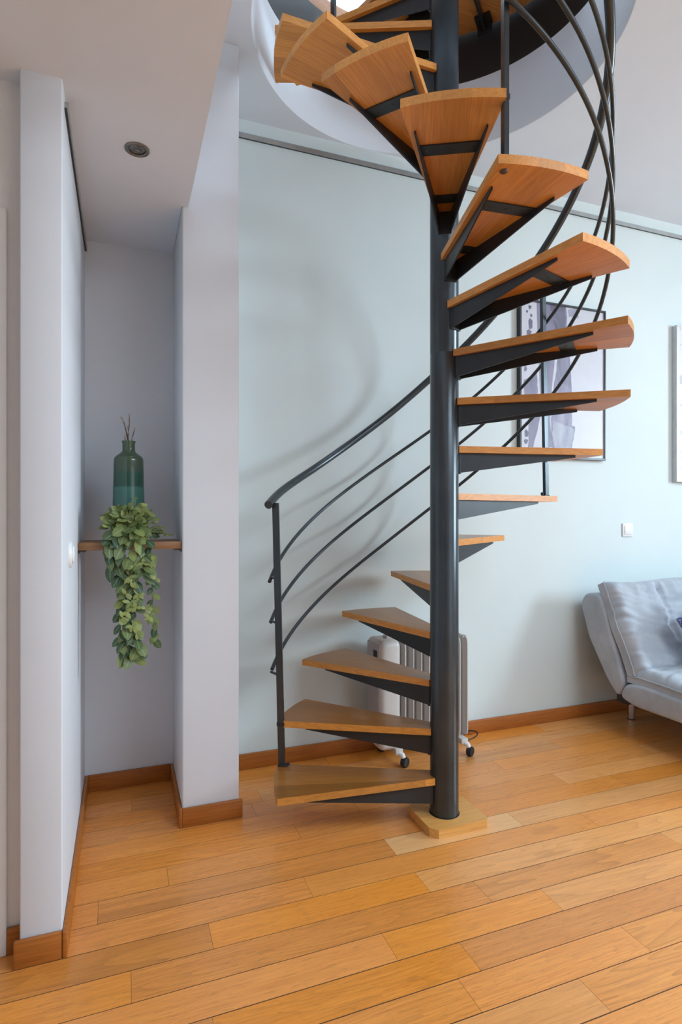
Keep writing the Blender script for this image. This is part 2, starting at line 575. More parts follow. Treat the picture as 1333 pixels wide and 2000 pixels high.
wallbox('wall_upstairs_front', XL - .1, XR + .1, YF - .1, YF, ZU, 6.2, M_wall)
wallbox('wall_upstairs_left', XL - .1, XL, YF, uy1, ZU, 6.2, M_wall)
wallbox('wall_upstairs_right', XR, XR + .1, YF, uy1, ZU, 6.2, M_wall)
wallbox('ceiling_upstairs', XL - .1, XR + .1, YF - .1, uy1 + .1, 6.2, 6.3, M_ceil)

# baseboards
def skirting(name, x0, x1, y0, y1, h=0.071):
    b = bmesh.new(); box(b, x0, x1, y0, y1, 0, h, .004, 2)
    return struct(name, b, M_base, 40)
HB = .073
skirting('baseboard_back', 0.434, XR, YW - .014, YW, HB)
skirting('baseboard_niche', -0.142, 0.2005, YN - .013, YN, HB)
skirting('baseboard_column_side', 0.2015, 0.2145, 2.287, YN - .002, HB)
skirting('baseboard_column', 0.2135, 0.446, 2.286, 2.30, HB)
skirting('baseboard_pier_side', -0.154, -0.1405, 1.729, YN - .001, HB)
skirting('baseboard_pier', -0.270, -0.1545, 1.728, 1.742, HB)
skirting('baseboard_hall', -0.2955, -0.2575, 1.792, 1.805, HB)
skirting('baseboard_right', XR - .014, XR, YF, YW - .015, HB)

# door casing at the far left of the hall
bm = bmesh.new()
box(bm, -0.375, -0.296, 1.793, 1.806, 0, 2.035, .004, 2)
box(bm, -1.25, -1.17, 1.793, 1.805, 0, 2.035, .004, 2)
box(bm, -1.17, -0.375, 1.793, 1.806, 1.955, 2.035, .004, 2)
box(bm, -1.17, -0.375, 1.799, 1.8065, 0.005, 1.955, .002, 1)
d1 = struct('door_1', bm, M_doorwhite)
bm = bmesh.new()
tube(bm, [(-1.09, 1.80, 1.02), (-1.09, 1.75, 1.02), (-1.0, 1.745, 1.02)], .009, 10)
finish('door_handle', bm, M_alu, d1, 40)

# picture rails
def picture_rail(name, p0, p1, nrm, z, h=.022, d=.014):
    b = bmesh.new()
    p0, p1, nrm = Vector(p0), Vector(p1), Vector(nrm)
    def bar(o0, o1, za, zb, mi):
        q = [p0 + nrm * o0, p1 + nrm * o0, p1 + nrm * o1, p0 + nrm * o1]
        if (q[1] - q[0]).cross(q[2] - q[1]).z < 0:
            q.reverse()
        prism(b, [(v.x, v.y) for v in q], za, zb, mi=mi)
    bar(0, d, z + h * .25, z + h, 0)
    bar(0, d * .45, z, z + h * .25, 1)
    bar(d * .75, d, z - h * .05, z + h * .25, 0)
    return struct(name, b, [M_alu, M_alud])
picture_rail('trim_3', (0.4335, YW, 0), (XR, YW, 0), (0, -1, 0), 2.978)
picture_rail('trim_4', (-0.154, 1.80, 0), (-0.154, YN, 0), (1, 0, 0), 2.343, .022, .010)

# ------------------------------------------------------------------ spiral staircase
PX, PY = 1.183, 1.984
RISE, DA, WA, A0, RT = 0.1837, 23.586, 25.57, 177.08, 0.666
TH = 0.026
stair = thing('spiral_staircase', 'dark steel spiral staircase with wedge-shaped oak treads rising to the round ceiling opening', 'staircase', (PX, PY, 0))

def child(name, bm, m, parent, smooth=40):
    return finish(name, bm, m, parent, smooth)

bm = bmesh.new()
prof = [(0.0555, 0.004), (0.0555, 1.826), (0.0548, 1.828), (0.0548, 1.831), (0.0555, 1.833), (0.0555, 4.55), (0.045, 4.56)]
lathe(bm, prof, seg=48)
child('center_pole', bm, M_steel, stair, 30)
# wooden cover plate around the foot of the pole
bm = bmesh.new()
bx0, bx1, by0, by1, cl = 1.070 - PX, 1.306 - PX, 1.875 - PY, 2.098 - PY, 0.026
prism(bm, [(bx0 + cl, by0), (bx1, by0), (bx1 + .012, by0 + .012), (bx1 + .012, by1 - cl), (bx1 - cl, by1), (bx0 + cl, by1), (bx0, by1 - cl), (bx0, by0 + cl)], 0.0, 0.034, .003, 2)
base = child('base_plate', bm, M_plate, stair)
bm = bmesh.new()
lathe(bm, [(0.0595, 0.0335), (0.0595, 0.0348), (0.056, 0.0348)], seg=40, cap1=False)
child('gap_ring', bm, M_black, base)

def tread_bm():
    b = bmesh.new()
    h = WA / 2
    poly = [(0.046, -0.036)]
    for i in range(15):
        a = rad(-h + WA * i / 14)
        poly.append((RT * math.cos(a), RT * math.sin(a)))
    poly.append((0.046, 0.038))
    prism(b, poly, -TH, 0, .006, 3)
    return b
def plate_bm(sgn):
    b = bmesh.new()
    o = Vector((0.545, 0.107 * sgn, 0)); i_ = Vector((0.050, 0.021 * sgn, 0))
    d = (o - i_).normalized(); nn = Vector((-d.y, d.x, 0)) * .0025
    pr = [(i_, -.079), (o, -.010), (o, -.0005), (i_, -.0005)]
    vs = [(p + nn + Vector((0, 0, z - TH)))[:] for p, z in pr] + [(p - nn + Vector((0, 0, z - TH)))[:] for p, z in pr]
    add_mesh(b, vs, [(0, 3, 2, 1), (4, 5, 6, 7), (0, 1, 5, 4), (1, 2, 6, 5), (2, 3, 7, 6), (3, 0, 4, 7)])
    bmesh.ops.recalc_face_normals(b, faces=b.faces[:])
    return b
def strip_bm(x0, x1, t0, t1, screws):
    b = bmesh.new()
    prism(b, [(x0, -t0), (x1, -t1), (x1, t1), (x0, t0)], -TH - .005, -TH - .0003)
    for (sx, sy) in screws:
        lathe(b, [(.0045, -TH - .0068), (.0055, -TH - .005)], sx, sy, 10, True, False)
    return b
def collar_bm():
    b = bmesh.new()
    box(b, 0.052, 0.060, -.026, .026, -TH - .082, -.003, .001, 1)
    return b
t0 = finish('tread', tread_bm(), M_tread, stair, 35)
p1 = finish('support_plate', plate_bm(1), M_steel2, t0)
p2 = finish('support_plate', plate_bm(-1), M_steel2, t0)
s1 = finish('cross_strip', strip_bm(.422, .474, .085, .094, [(.448, 0), (.448, .075), (.448, -.075)]), M_steel2, t0)
s2 = finish('cross_strip', strip_bm(.128, .18, .033, .043, [(.155, .024), (.155, -.024)]), M_steel2, t0)
c1 = finish('collar', collar_bm(), M_steel2, t0)
NT = 19
for k in range(1, NT + 1):
    if k == 1:
        t = t0
    else:
        t = t0.copy(); COL.objects.link(t); t.parent = stair
        for ch in (p1, p2, s1, s2, c1):
            c = ch.copy(); COL.objects.link(c); c.parent = t
    t.location = (0, 0, k * RISE)
    t.rotation_euler = (0, 0, rad(A0 - (k - 1) * DA - WA / 2))

# rails: radius and height along the helix at these angles
KA = [180.0, 150.0, 120.0, 90.0, 55.0, 17.0, -10.0, -35.0, -60.0, -85.0, -110.0]
RB = [0.708, 0.704, 0.698, 0.689, 0.676, 0.656, 0.627, 0.603, 0.606, 0.633, 0.674]
RHD = [0.729, 0.691, 0.66, 0.641, 0.629, 0.62, 0.61, 0.597, 0.592, 0.615, 0.65]
ZR = {'L3': [0.17, 0.158, 0.143, 0.149, 0.197, 0.264, 0.297, 0.301, 0.294, 0.273, 0.248],
      'L2': [0.374, 0.368, 0.361, 0.369, 0.406, 0.459, 0.487, 0.487, 0.459, 0.436, 0.41],
      'L1': [0.548, 0.549, 0.554, 0.562, 0.582, 0.629, 0.646, 0.648, 0.64, 0.614, 0.591],
      'H': [0.963, 0.876, 0.802, 0.793, 0.853, 0.939, 0.98, 0.987, 0.989, 0.991, 0.992]}
def grad(V, k):
    n = len(V); g = []
    for i in range(n):
        if i == 0: g.append((V[1] - V[0]) / (k[1] - k[0]))
        elif i == n - 1: g.append((V[-1] - V[-2]) / (k[-1] - k[-2]))
        else:
            h0, h1 = k[i] - k[i - 1], k[i + 1] - k[i]
            g.append((h0 * h0 * V[i + 1] + (h1 * h1 - h0 * h0) * V[i] * 1.0 - h1 * h1 * V[i - 1]) / (h0 * h1 * (h0 + h1)))
    return g
def interp(th, V):
    k = [-a for a in KA]; x = -th
    if x >= k[-1]:
        return V[-1]
    i = 0
    while i < len(k) - 2 and x > k[i + 1]:
        i += 1
    h = k[i + 1] - k[i]; t = (x - k[i]) / h
    m = grad(V, k)
    return (2*t**3-3*t**2+1)*V[i]+(t**3-2*t**2+t)*h*m[i]+(-2*t**3+3*t**2)*V[i+1]+(t**3-t**2)*h*m[i+1]
def slope(th):
    return RISE * ((A0 - th) / DA + 1)
def rail_pt(nm, th):
    r = interp(th, RHD if nm == 'H' else RB)
    a = rad(th)
    return Vector((r * math.cos(a), r * math.sin(a), slope(th) + interp(th, ZR[nm])))
def rail(nm, th0, th1, r, seg):
    b = bmesh.new()
    n = int(abs(th1 - th0) / 2.5)
    tube(b, [rail_pt(nm, th0 + (th1 - th0) * i / n) for i in range(n + 1)], r, seg)
    return b
END = -252
child('handrail', rail('H', 156, END, .0168, 16), M_steel, stair)
for nm, a in (('L1', 152), ('L2', 150.5), ('L3', 149)):
    child('rail_bar', rail(nm, a, END, .0078, 12), M_steel, stair)

# balusters: base on tread k near its rear outer corner, leaning to the handrail
for k, th, rb, bars_at in ((1, 153.0, .650, 150.0), (7, 14.2, .648, 14.5), (12, -105.5, .640, -105.5), (18, 112.8 - 360, .640, None)):
    a = rad(th); e = Vector((math.cos(a), math.sin(a), 0)); tv = Vector((-e.y, e.x, 0))
    zb = k * RISE
    top = rail_pt('H', th)
    rt = math.hypot(top.x, top.y)
    if k == 1:
        rt = .676
    zt = top.z - .006
    b = bmesh.new()
    wr, wt = .0135, .0075
    vs = []
    for r_, z_ in ((rb, zb), (rt, zt)):
        for sr, s_ in ((-1, -1), (1, -1), (1, 1), (-1, 1)):
            vs.append((e * (r_ + sr * wr) + tv * (s_ * wt) + Vector((0, 0, z_)))[:])
    add_mesh(b, vs, [(3, 2, 1, 0), (4, 5, 6, 7), (0, 1, 5, 4), (1, 2, 6, 5), (2, 3, 7, 6), (3, 0, 4, 7)])
    bmesh.ops.bevel(b, geom=b.edges[:], offset=.0012, segments=2, affect='EDGES')
    post = child('baluster', b, M_steel, stair)
    # foot plate and the bolt through the tread
    b = bmesh.new()
    mt = Matrix.Translation(e * (rb - .002) + Vector((0, 0, zb))) @ Matrix.Rotation(a, 4, 'Z')
    box(b, -.021, .0175, -.011, .011, 0, .006, .0015, 1, mt)
    lathe(b, [(.0065, .006), (.0065, .014), (.003, .018)], -.024, .002, 12, mtx=mt)
    child('foot_plate', b, M_steel2, post)
    b = bmesh.new()
    lathe(b, [(.003, -TH - .008), (.010, -TH - .005), (.0125, -TH)], -.006, 0, 16, mtx=mt)
    if k > 7:
        child('bolt', b, plain('bolt_brown%d' % k, (0.10, 0.05, 0.03), .5), post)
    # clamp on the edge of the next tread up
    b = bmesh.new()
    mt2 = Matrix.Translation(e * (rb + (rt - rb) * (RISE / max(zt - zb, .1))) + Vector((0, 0, zb + RISE - TH * .5))) @ Matrix.Rotation(a, 4, 'Z')
    box(b, -.0155, .0155, -.0095, .0095, -.008, .008, .001, 1, mt2)
    child('tread_clamp', b, M_steel2, post)
    if bars_at is not None:
        for nm in ('L1', 'L2', 'L3'):
            q = rail_pt(nm, bars_at)
            zq = q.z + (0.004 if k > 1 else 0.0)
            s_ = (zq - zb) / (zt - zb)
            pp = e * (rb + (rt - rb) * s_ + wr * .6) + Vector((0, 0, zq))
            b = bmesh.new()
            tube(b, [pp, q], .0055, 8)
            child('rail_lug', b, M_steel, post)

# landing: quarter disc of oak boards on the ring, with a steel beam under it
b = bmesh.new()
pl = [(0.05, 0.02)]
for i in range(25):
    a = rad(-6 + 95 * i / 24)
    pl.append(((HR - .006) * math.cos(a) + HC[0] - PX, (HR - .006) * math.sin(a) + HC[1] - PY))
prism(b, pl, 3.645, 3.674, .002, 1)
M_land = wood('oak_landing', (0.36, 0.145, 0.034), (0.58, 0.27, 0.078), 0.09)
landing = child('landing', b, M_land, stair)
b = bmesh.new()
a = rad(42)
mt = Matrix.Rotation(a, 4, 'Z')
box(b, .05, .675, -.006, .006, 3.60, 3.644, 0, 1, mt)
child('landing_beam', b, M_steel2, landing)
b = bmesh.new()
box(b, .612, .676, -.038, .038, 3.630, 3.644, .001, 1, mt)
box(b, .664, .678, -.036, .036, 3.59, 3.644, .001, 1, mt)
for sy in (-.022, 0, .022):
    lathe(b, [(.005, 3.625), (.006, 3.630)], .638, sy, 10, True, False, mtx=mt)
child('landing_bracket', b, M_steel2, landing)

# ------------------------------------------------------------------ shelf, vase, branches, plant
shelf = thing('wall_shelf', 'short oak shelf board spanning the niche under the vase and trailing plant', 'shelf', (0.03, 2.5, 1.07))
bm = bmesh.new()
box(bm, -0.1535 - .03, 0.2135 - .03, 2.312 - 2.5, 2.55 - 2.5, 0.0, 0.0285, .002, 2)
child('shelf_board', bm, M_shelf, shelf)
for sx in (-1, 1):
    bm = bmesh.new()
    xa, xb = (-.1835, -.158) if sx < 0 else (.158, .1835)
    box(bm, xa, xb, -.183, .03, -.0055, -.0005, .001, 1)
    xa, xb = (-.1838, -.1815) if sx < 0 else (.1815, .1838)
    box(bm, xa, xb, -.183, .03, -.0125, -.0005, .0005, 1)
    child('bracket', bm, M_alud, shelf)

VX, VY, VZ = 0.022, 2.455, 1.0985
def vase_mat():
    m, nt, b = mat('green_glazed_ceramic')
    tc = N(nt, 'ShaderNodeTexCoord'); sp = N(nt, 'ShaderNodeSeparateXYZ')
    L(nt, tc.outputs['Object'], sp.inputs[0])
    v = coords(nt, (4, 4, 60))
    st = noise_tex(nt, v, 3.0, 4)
    z = math_node(nt, 'ADD', sp.outputs['Z'], math_node(nt, 'MULTIPLY', math_node(nt, 'SUBTRACT', st, .5), .014))
    zf = math_node(nt, 'DIVIDE', z, 0.40)
    c = ramp(nt, zf, [(0.0, (.030, .125, .095)), (.52, (.040, .155, .12)), (.545, (.006, .060, .036)), (.665, (.009, .070, .040)), (.70, (.038, .072, .040)), (.92, (.060, .092, .048)), (1.0, (.075, .13, .06))])
    c = mix(nt, math_node(nt, 'MULTIPLY', noise_tex(nt, v, 9.0, 3), .3), c, (.03, .06, .045))
    L(nt, c, b.inputs['Base Color'])
    b.inputs['Roughness'].default_value = .16
    b.inputs['Coat Weight'].default_value = .5
    return m
vase = thing('vase', 'tall green banded ceramic bottle vase standing on the niche shelf', 'vase', (VX, VY, VZ))
bm = bmesh.new()
vprof = [(.058, 0), (.0625, .006), (.0607, .10), (.0590, .19), (.0573, .27), (.0562, .316), (.0545, .327), (.050, .334), (.030, .350), (.0248, .356), (.0240, .366), (.0238, .386), (.0262, .392), (.0262, .396), (.0215, .396), (.0205, .36), (.025, .33)]
lathe(bm, vprof, seg=48, cap1=False)
child('body', bm, vase_mat(), vase, 40)

M_twig = plain('twig_bark', (.085, .05, .035), .7, var=.3, scale=60)
M_catkin = plain('catkin_fluff', (.42, .33, .26), .9, var=.2, scale=200)
def twig(label, paths, buds):
    t = thing('willow_branch', label, 'twig', (VX, VY, VZ + .30), group='dry branches in the vase')
    b = bmesh.new()
    for pts, r0 in paths:
        tube(b, pts, [r0 * 1.3 * (1 - .55 * i / (len(pts) - 1)) for i in range(len(pts))], 7)
    child('stem', b, M_twig, t)
    for (x, y, z), s in buds:
        b = bmesh.new()
        lathe(b, [(.0005, -.0075 * s), (.0028 * s, -.003 * s), (.0030 * s, .001 * s), (.0016 * s, .006 * s), (.0003, .0085 * s)], 0, 0, 8, mtx=Matrix.Translation((x, y, z)))
        child('catkin', b, M_catkin, t)
twig('tallest dry branch in the green vase, upright with pale buds',
     [([(.001, 0, -.15), (-.001, .002, .06), (-.003, .002, .115), (.002, 0, .16), (.0025, 0, .198)], .0026),
      ([(-.003, .002, .10), (-.012, -.002, .145), (-.0185, -.004, .172), (-.026, -.004, .186)], .0019)],
     [((.0025, -.002, .199), 1.1), ((.004, -.002, .168), .9), ((-.004, -.002, .148), 1.1), ((-.027, -.005, .188), 1.1), ((-.021, -.005, .17), .9), ((.0, -.003, .13), .9)])
twig('thin dry branch in the green vase bending to the right',
     [([(.008, .004, -.15), (.012, .003, .05), (.0135, .002, .11), (.017, .0, .125), (.0225, 0, .145)], .0023)],
     [((.0225, -.001, .146), 1.0), ((.012, -.002, .10), .9)])
twig('shortest dry branch in the green vase, leaning to the left',
     [([(-.006, -.004, -.15), (-.007, -.004, .055), (-.012, -.005, .09), (-.015, -.006, .115)], .0025)],
     [((-.015, -.006, .116), 1.0), ((-.010, -.006, .08), .8)])
twig('short thick dry branch in the green vase between two taller ones',
     [([(.004, -.007, -.15), (.0055, -.007, .06), (.0115, -.008, .105)], .0024)],
     [((.0118, -.009, .106), 1.2), ((.006, -.009, .07), .9)])

# trailing plant
def leaf_mat(name, lo, hi, vein):
    m, nt, b = mat(name)
    at = N(nt, 'ShaderNodeAttribute', attribute_name='leaf')
    sp = N(nt, 'ShaderNodeSeparateColor'); L(nt, at.outputs['Color'], sp.inputs[0])
    c = ramp(nt, sp.outputs[0], [(0, lo), (1, hi)])
    w = math_node(nt, 'SINE', math_node(nt, 'ADD', math_node(nt, 'MULTIPLY', sp.outputs[1], 44.0), math_node(nt, 'MULTIPLY', sp.outputs[2], -16.0)))
    mid = math_node(nt, 'LESS_THAN', sp.outputs[2], .10)
    vf = math_node(nt, 'MAXIMUM', math_node(nt, 'MULTIPLY', math_node(nt, 'GREATER_THAN', w, .72), .38), math_node(nt, 'MULTIPLY', mid, .6))
    c = mix(nt, vf, c, vein)
    L(nt, c, b.inputs['Base Color'])
    b.inputs['Roughness'].default_value = .5
    b.inputs['Subsurface Weight'].default_value = .0
    return m
M_leaf = leaf_mat('variegated_leaf', (.016, .058, .024), (.27, .31, .065), (.28, .36, .20))
M_stem = plain('plant_stem', (.16, .17, .07), .6)
M_pot = plain('brown_pot', (.10, .07, .05), .7)
lr = random.Random(5)
PLX, PLY, PLZ = 0.028, 2.345, 1.0985
def leaf(bm, lay, pos, direction, normal, length, width, tone):
    d = Vector(direction).normalized()
    nrm = Vector(normal); nrm = (nrm - d * nrm.dot(d)).normalized()
    s = d.cross(nrm)
    rows = 6; rr = []
    for i in range(rows + 1):
        t = i / rows
        w = width * .5 * (math.sin(PI * min(1, t * .93 + .05)) ** .75) if 0 < t < 1 else .0006
        cen = Vector(pos) + d * length * t - nrm * (length * .22 * t * t)
        rr.append([(bm.verts.new(cen + s * w * k + nrm * (-.18 * w * (1 if k else 0) + .12 * w * abs(k))), t, abs(k)) for k in (-1, 0, 1)])
    for i in range(rows):
        for k in range(2):
            q = (rr[i][k], rr[i][k + 1], rr[i + 1][k + 1], rr[i + 1][k])
            f = bm.faces.new([v[0] for v in q]); f.smooth = True
            for lp, v in zip(f.loops, q):
                lp[lay] = (tone, v[1], v[2], 1)
def at_px(u, v, y):
    x_ = (u - 666.5) / F
    dx = x_ * math.cos(YAW) + math.sin(YAW); dy = -x_ * math.sin(YAW) + math.cos(YAW)
    t = y / dy
    return Vector((dx * t, y, HCAM - (v - HY) / F * t))
plant = thing('trailing_plant', 'bushy variegated trailing plant hanging over the front edge of the niche shelf', 'plant', (PLX, PLY, PLZ))
P0 = Vector((PLX, PLY, PLZ))
bm = bmesh.new()
lathe(bm, [(.030, 0), (.038, .04), (.040, .055), (.036, .055), (.034, .048)], seg=24)
child('pot', bm, M_pot, plant)
def strand(pts, nleaf, size, spread, name, tonebias=0.0):
    """pts local to the plant base"""
    b = bmesh.new(); lay = b.loops.layers.float_color.new('leaf')
    st = bmesh.new()
    # smooth path
    P = [Vector(p) for p in pts]
    path = []
    for i in range(len(P) - 1):
        p0, p1, p2, p3 = P[max(i - 1, 0)], P[i], P[i + 1], P[min(i + 2, len(P) - 1)]
        for j in range(6):
            t = j / 6
            path.append(.5 * ((2 * p1) + (p2 - p0) * t + (2 * p0 - 5 * p1 + 4 * p2 - p3) * t * t + (3 * p1 - p0 - 3 * p2 + p3) * t ** 3))
    path.append(P[-1])
    tube(st, path, [.0016 * (1 - .5 * i / len(path)) for i in range(len(path))], 6)
    for i in range(nleaf):
        t = (i + .5) / nleaf
        q = t * (len(path) - 1); a = int(q); p = path[a].lerp(path[min(a + 1, len(path) - 1)], q - a)
        d = (path[min(a + 1, len(path) - 1)] - path[max(a - 1, 0)]).normalized()
        side = 1 if i % 2 else -1
        ph = (i // 2) * 1.57 * .5 + lr.uniform(-.6, .6)
        out = Vector((side * math.cos(ph * .6), -abs(math.sin(ph)) * .9 - .12, 0))
        dirn = out * spread + d * lr.uniform(.25, .9) + Vector((0, 0, -.25))
        nrm = Vector((lr.uniform(-.5, .5), -1, .55 + lr.uniform(-.3, .4)))
        ln = size * lr.uniform(.75, 1.2)
        tn = min(1, max(0, lr.betavariate(.8, 1.3) + tonebias))
        leaf(b, lay, p + Vector((side * .001, -.001, 0)), dirn, nrm, ln, ln * lr.uniform(.54, .66), tn)
    o = finish(name, b, M_leaf, plant)
    finish('stem', st, M_stem, o, 60)
def loc(u, v, y):
    return at_px(u, v, y) - P0
# crown of short upright shoots
b = bmesh.new(); lay = b.loops.layers.float_color.new('leaf')
st = bmesh.new()
for i in range(70):
    a = lr.uniform(0, 2 * PI)
    r = lr.uniform(.008, .052)
    tgt = Vector((r * math.cos(a) * 1.35 - .004, r * math.sin(a) * .6 - .022, .072 + lr.uniform(-.05, .062) * (1 - r * 6)))
    src = Vector((r * .3 * math.cos(a), r * .3 * math.sin(a), .04))
    tube(st, [src, src.lerp(tgt, .5) + Vector((0, 0, .012)), tgt], .0012, 5)
    d = (tgt - src)
    for j in range(4):
        aa = lr.uniform(0, 2 * PI)
        dirn = Vector((math.cos(aa), math.sin(aa) * .7 - .2, lr.uniform(-.75, .75))) * .8 + d.normalized() * .35
        ln = .043 * lr.uniform(.65, 1.15)
        leaf(b, lay, tgt + Vector((lr.uniform(-.006, .006), lr.uniform(-.006, .006), lr.uniform(-.02, .004))), dirn, Vector((lr.uniform(-.4, .4), -1.0, .55)), ln, ln * .64, min(1, lr.betavariate(1.6, 1.3)))
for (u, v) in ((205, 1003), (200, 1030), (318, 1042), (322, 1032), (265, 975), (262, 985), (305, 1012), (225, 1000), (290, 995), (210, 1018), (330, 1045)):
    p = loc(u, v, 2.335)
    src = Vector((p.x * .5, -.015, .05))
    tube(st, [src, src.lerp(p, .5) + Vector((0, 0, .012)), p], .0011, 5)
    for j in range(5):
        aa = lr.uniform(0, 2 * PI)
        leaf(b, lay, p.lerp(src, j * .12), Vector((math.cos(aa), math.sin(aa) - .3, lr.uniform(-.3, .5))), Vector((0, -.7, .9)), .026, .017, lr.uniform(.3, 1))
o = finish('crown_foliage', b, M_leaf, plant)
finish('stem', st, M_stem, o, 60)
YS = 2.285
rb_ = bmesh.new(); rlay = rb_.loops.layers.float_color.new('leaf')
for (u, v) in ((252, 1128), (262, 1148), (246, 1160), (254, 1176), (266, 1186), (248, 1195), (240, 1206), (258, 1222), (270, 1160), (300, 1096), (305, 1130), (285, 1188), (292, 1205), (268, 1236), (262, 1108), (280, 1100)):
    p = loc(u, v, YS - .03)
    for j in range(4):
        aa = lr.uniform(0, 2 * PI)
        leaf(rb_, rlay, p, Vector((math.cos(aa), -.35, math.sin(aa) - .2)), Vector((lr.uniform(-.3, .3), -1, .4)), lr.uniform(.018, .028), .014, lr.uniform(.65, 1))
ro = finish('young_foliage', rb_, M_leaf, plant)
strand([(-.006, -.02, .05), (-.012, -.052, .05)] + [loc(*q, YS) for q in ((240, 1075), (246, 1110), (250, 1150), (248, 1190), (246, 1230), (250, 1265), (262, 1285))], 30, .056, 1.0, 'vine')
strand([(-.012, -.02, .05), (-.022, -.052, .05)] + [loc(*q, YS + .004) for q in ((225, 1080), (235, 1115), (243, 1150), (238, 1190), (235, 1225), (240, 1260), (243, 1284))], 24, .055, 1.0, 'vine', -.12)
strand([(.004, -.02, .05), (.004, -.055, .05)] + [loc(*q, YS - .008) for q in ((255, 1080), (262, 1115), (262, 1150), (264, 1190), (260, 1225), (268, 1250), (277, 1270))], 24, .054, .95, 'vine', -.05)
strand([(.016, -.02, .05), (.028, -.05, .052)] + [loc(*q, YS) for q in ((293, 1072), (298, 1110), (297, 1150), (299, 1190), (302, 1225), (299, 1250))], 24, .043, .85, 'vine')
strand([(-.01, -.02, .05), (-.036, -.05, .045)] + [loc(*q, YS) for q in ((214, 1055), (212, 1075), (216, 1105))], 10, .060, .8, 'vine', -.1)
strand([(.01, -.02, .05), (.012, -.056, .05)] + [loc(*q, YS - .01) for q in ((272, 1062), (278, 1090), (282, 1120))], 15, .056, 1.0, 'vine')

# ------------------------------------------------------------------ small fittings
# recessed spotlight
dl = thing('recessed_spotlight', 'round nickel spotlight recessed in the low white ceiling', 'light', (0.0435, 1.991, ZS))
bm = bmesh.new()
lathe(bm, [(.0385, -.0005), (.0385, -.0035), (.036, -.0055), (.029, -.006), (.0265, -.004), (.0265, -.001)], seg=40, cap0=False, cap1=False)
child('trim_ring', bm, M_nickel, dl)
bm = bmesh.new()
lathe(bm, [(.0263, -.0010), (.0255, -.0020), (.0235, -.0022), (.0225, -.0012)], seg=32, cap0=False, cap1=False)
child('inner_ring', bm, M_alud, dl)
bm = bmesh.new()
lathe(bm, [(.0262, -.0007), (.022, -.0030), (.017, -.0044), (.009, -.0056), (.002, -.006)], seg=32)
lathe(bm, [(.007, -.0055), (.005, -.0085), (.001, -.009)], seg=12)
mg, nt, bs = mat('lamp_reflector')
v = coords(nt, (1, 1, 1))
vo = N(nt, 'ShaderNodeTexVoronoi'); vo.inputs['Scale'].default_value = 220
L(nt, v, vo.inputs['Vector'])
L(nt, ramp(nt, vo.outputs['Distance'], [(0, (.55, .55, .52)), (.5, (.16, .15, .14))]), bs.inputs['Base Color'])
bs.inputs['Metallic'].default_value = .6; bs.inputs['Roughness'].default_value = .25
child('lamp', bm, mg, dl)

# light switch on the green wall
sw = thing('light_switch', 'white square rocker light switch on the pale green wall above the sofa', 'light switch', (2.918, YW, 1.108))
bm = bmesh.new(); box(bm, -.041, .041, -.009, 0, -.041, .041, .003, 2)
child('plate', bm, M_white, sw)
bm = bmesh.new(); box(bm, -.0275, .0275, -.013, -.008, -.0275, .0275, .0015, 2)
child('rocker', bm, M_white, sw)

# round cover on the side of the pier
rc = thing('round_wall_plate', 'round white cover plate on the bright side of the white pier', 'cover plate', (-0.154, 1.964, 1.0785))
mt = Matrix.Rotation(PI / 2, 4, 'Y')
bm = bmesh.new()
lathe(bm, [(.0405, 0), (.0405, .004), (.037, .0085), (.030, .0095), (.029, .0075)], seg=40, mtx=mt)
child('outer_ring', bm, M_white, rc)
bm = bmesh.new()
lathe(bm, [(.0275, .006), (.0275, .0115), (.024, .0145), (.004, .0155)], seg=36, mtx=mt)
child('inner_disc', bm, M_white, rc)

# ------------------------------------------------------------------ pictures
def wall_px(u, v, y=2.695):
    return at_px(u, v, y)
def paper_mat(name, base, a, b2, sc):
    m, nt, b = mat(name)
    v = coords(nt, (1, 1, .55))
    f = noise_tex(nt, v, sc, 5, .6, 1.2)
    c = ramp(nt, f, [(.30, a), (.55, base), (.75, b2)])
    L(nt, c, b.inputs['Base Color'])
    b.inputs['Roughness'].default_value = .4
    return m
M_paper = plain('print_paper', (.55, .55, .60), .4, var=.02, coat=.0)
M_wash = paper_mat('purple_wash', (.22, .20, .29), (.12, .11, .17), (.34, .32, .41), 7)
M_wash2 = paper_mat('dark_wash', (.12, .11, .17), (.06, .055, .09), (.22, .21, .28), 10)
M_wash3 = paper_mat('pale_wash', (.31, .31, .39), (.22, .21, .29), (.42, .42, .49), 6)
pf = thing('picture_frame', 'black framed abstract print with purple brush strokes on the wall behind the stairs', 'picture', (2.40, YW, 1.98))
X0, X1, Z0, Z1 = 2.095, 2.722, 1.527, 2.427
def frame_bm(x0, x1, z0, z1, w, d, bev=.001):
    b = bmesh.new()
    box(b, x0, x0 + w, -d, 0, z0, z1, bev, 1); box(b, x1 - w, x1, -d, 0, z0, z1, bev, 1)
    box(b, x0 + w, x1 - w, -d, 0, z0, z0 + w, bev, 1); box(b, x0 + w, x1 - w, -d, 0, z1 - w, z1, bev, 1)
    return b
O = Vector((2.40, YW, 1.98))
child('frame', frame_bm(X0 - O.x, X1 - O.x, Z0 - O.z, Z1 - O.z, .012, .030), M_frameblack, pf)
bm = bmesh.new()
box(bm, X0 + .012 - O.x, X1 - .012 - O.x, -.022, -.004, Z0 + .012 - O.z, Z1 - .012 - O.z)
YP = YW - .0222
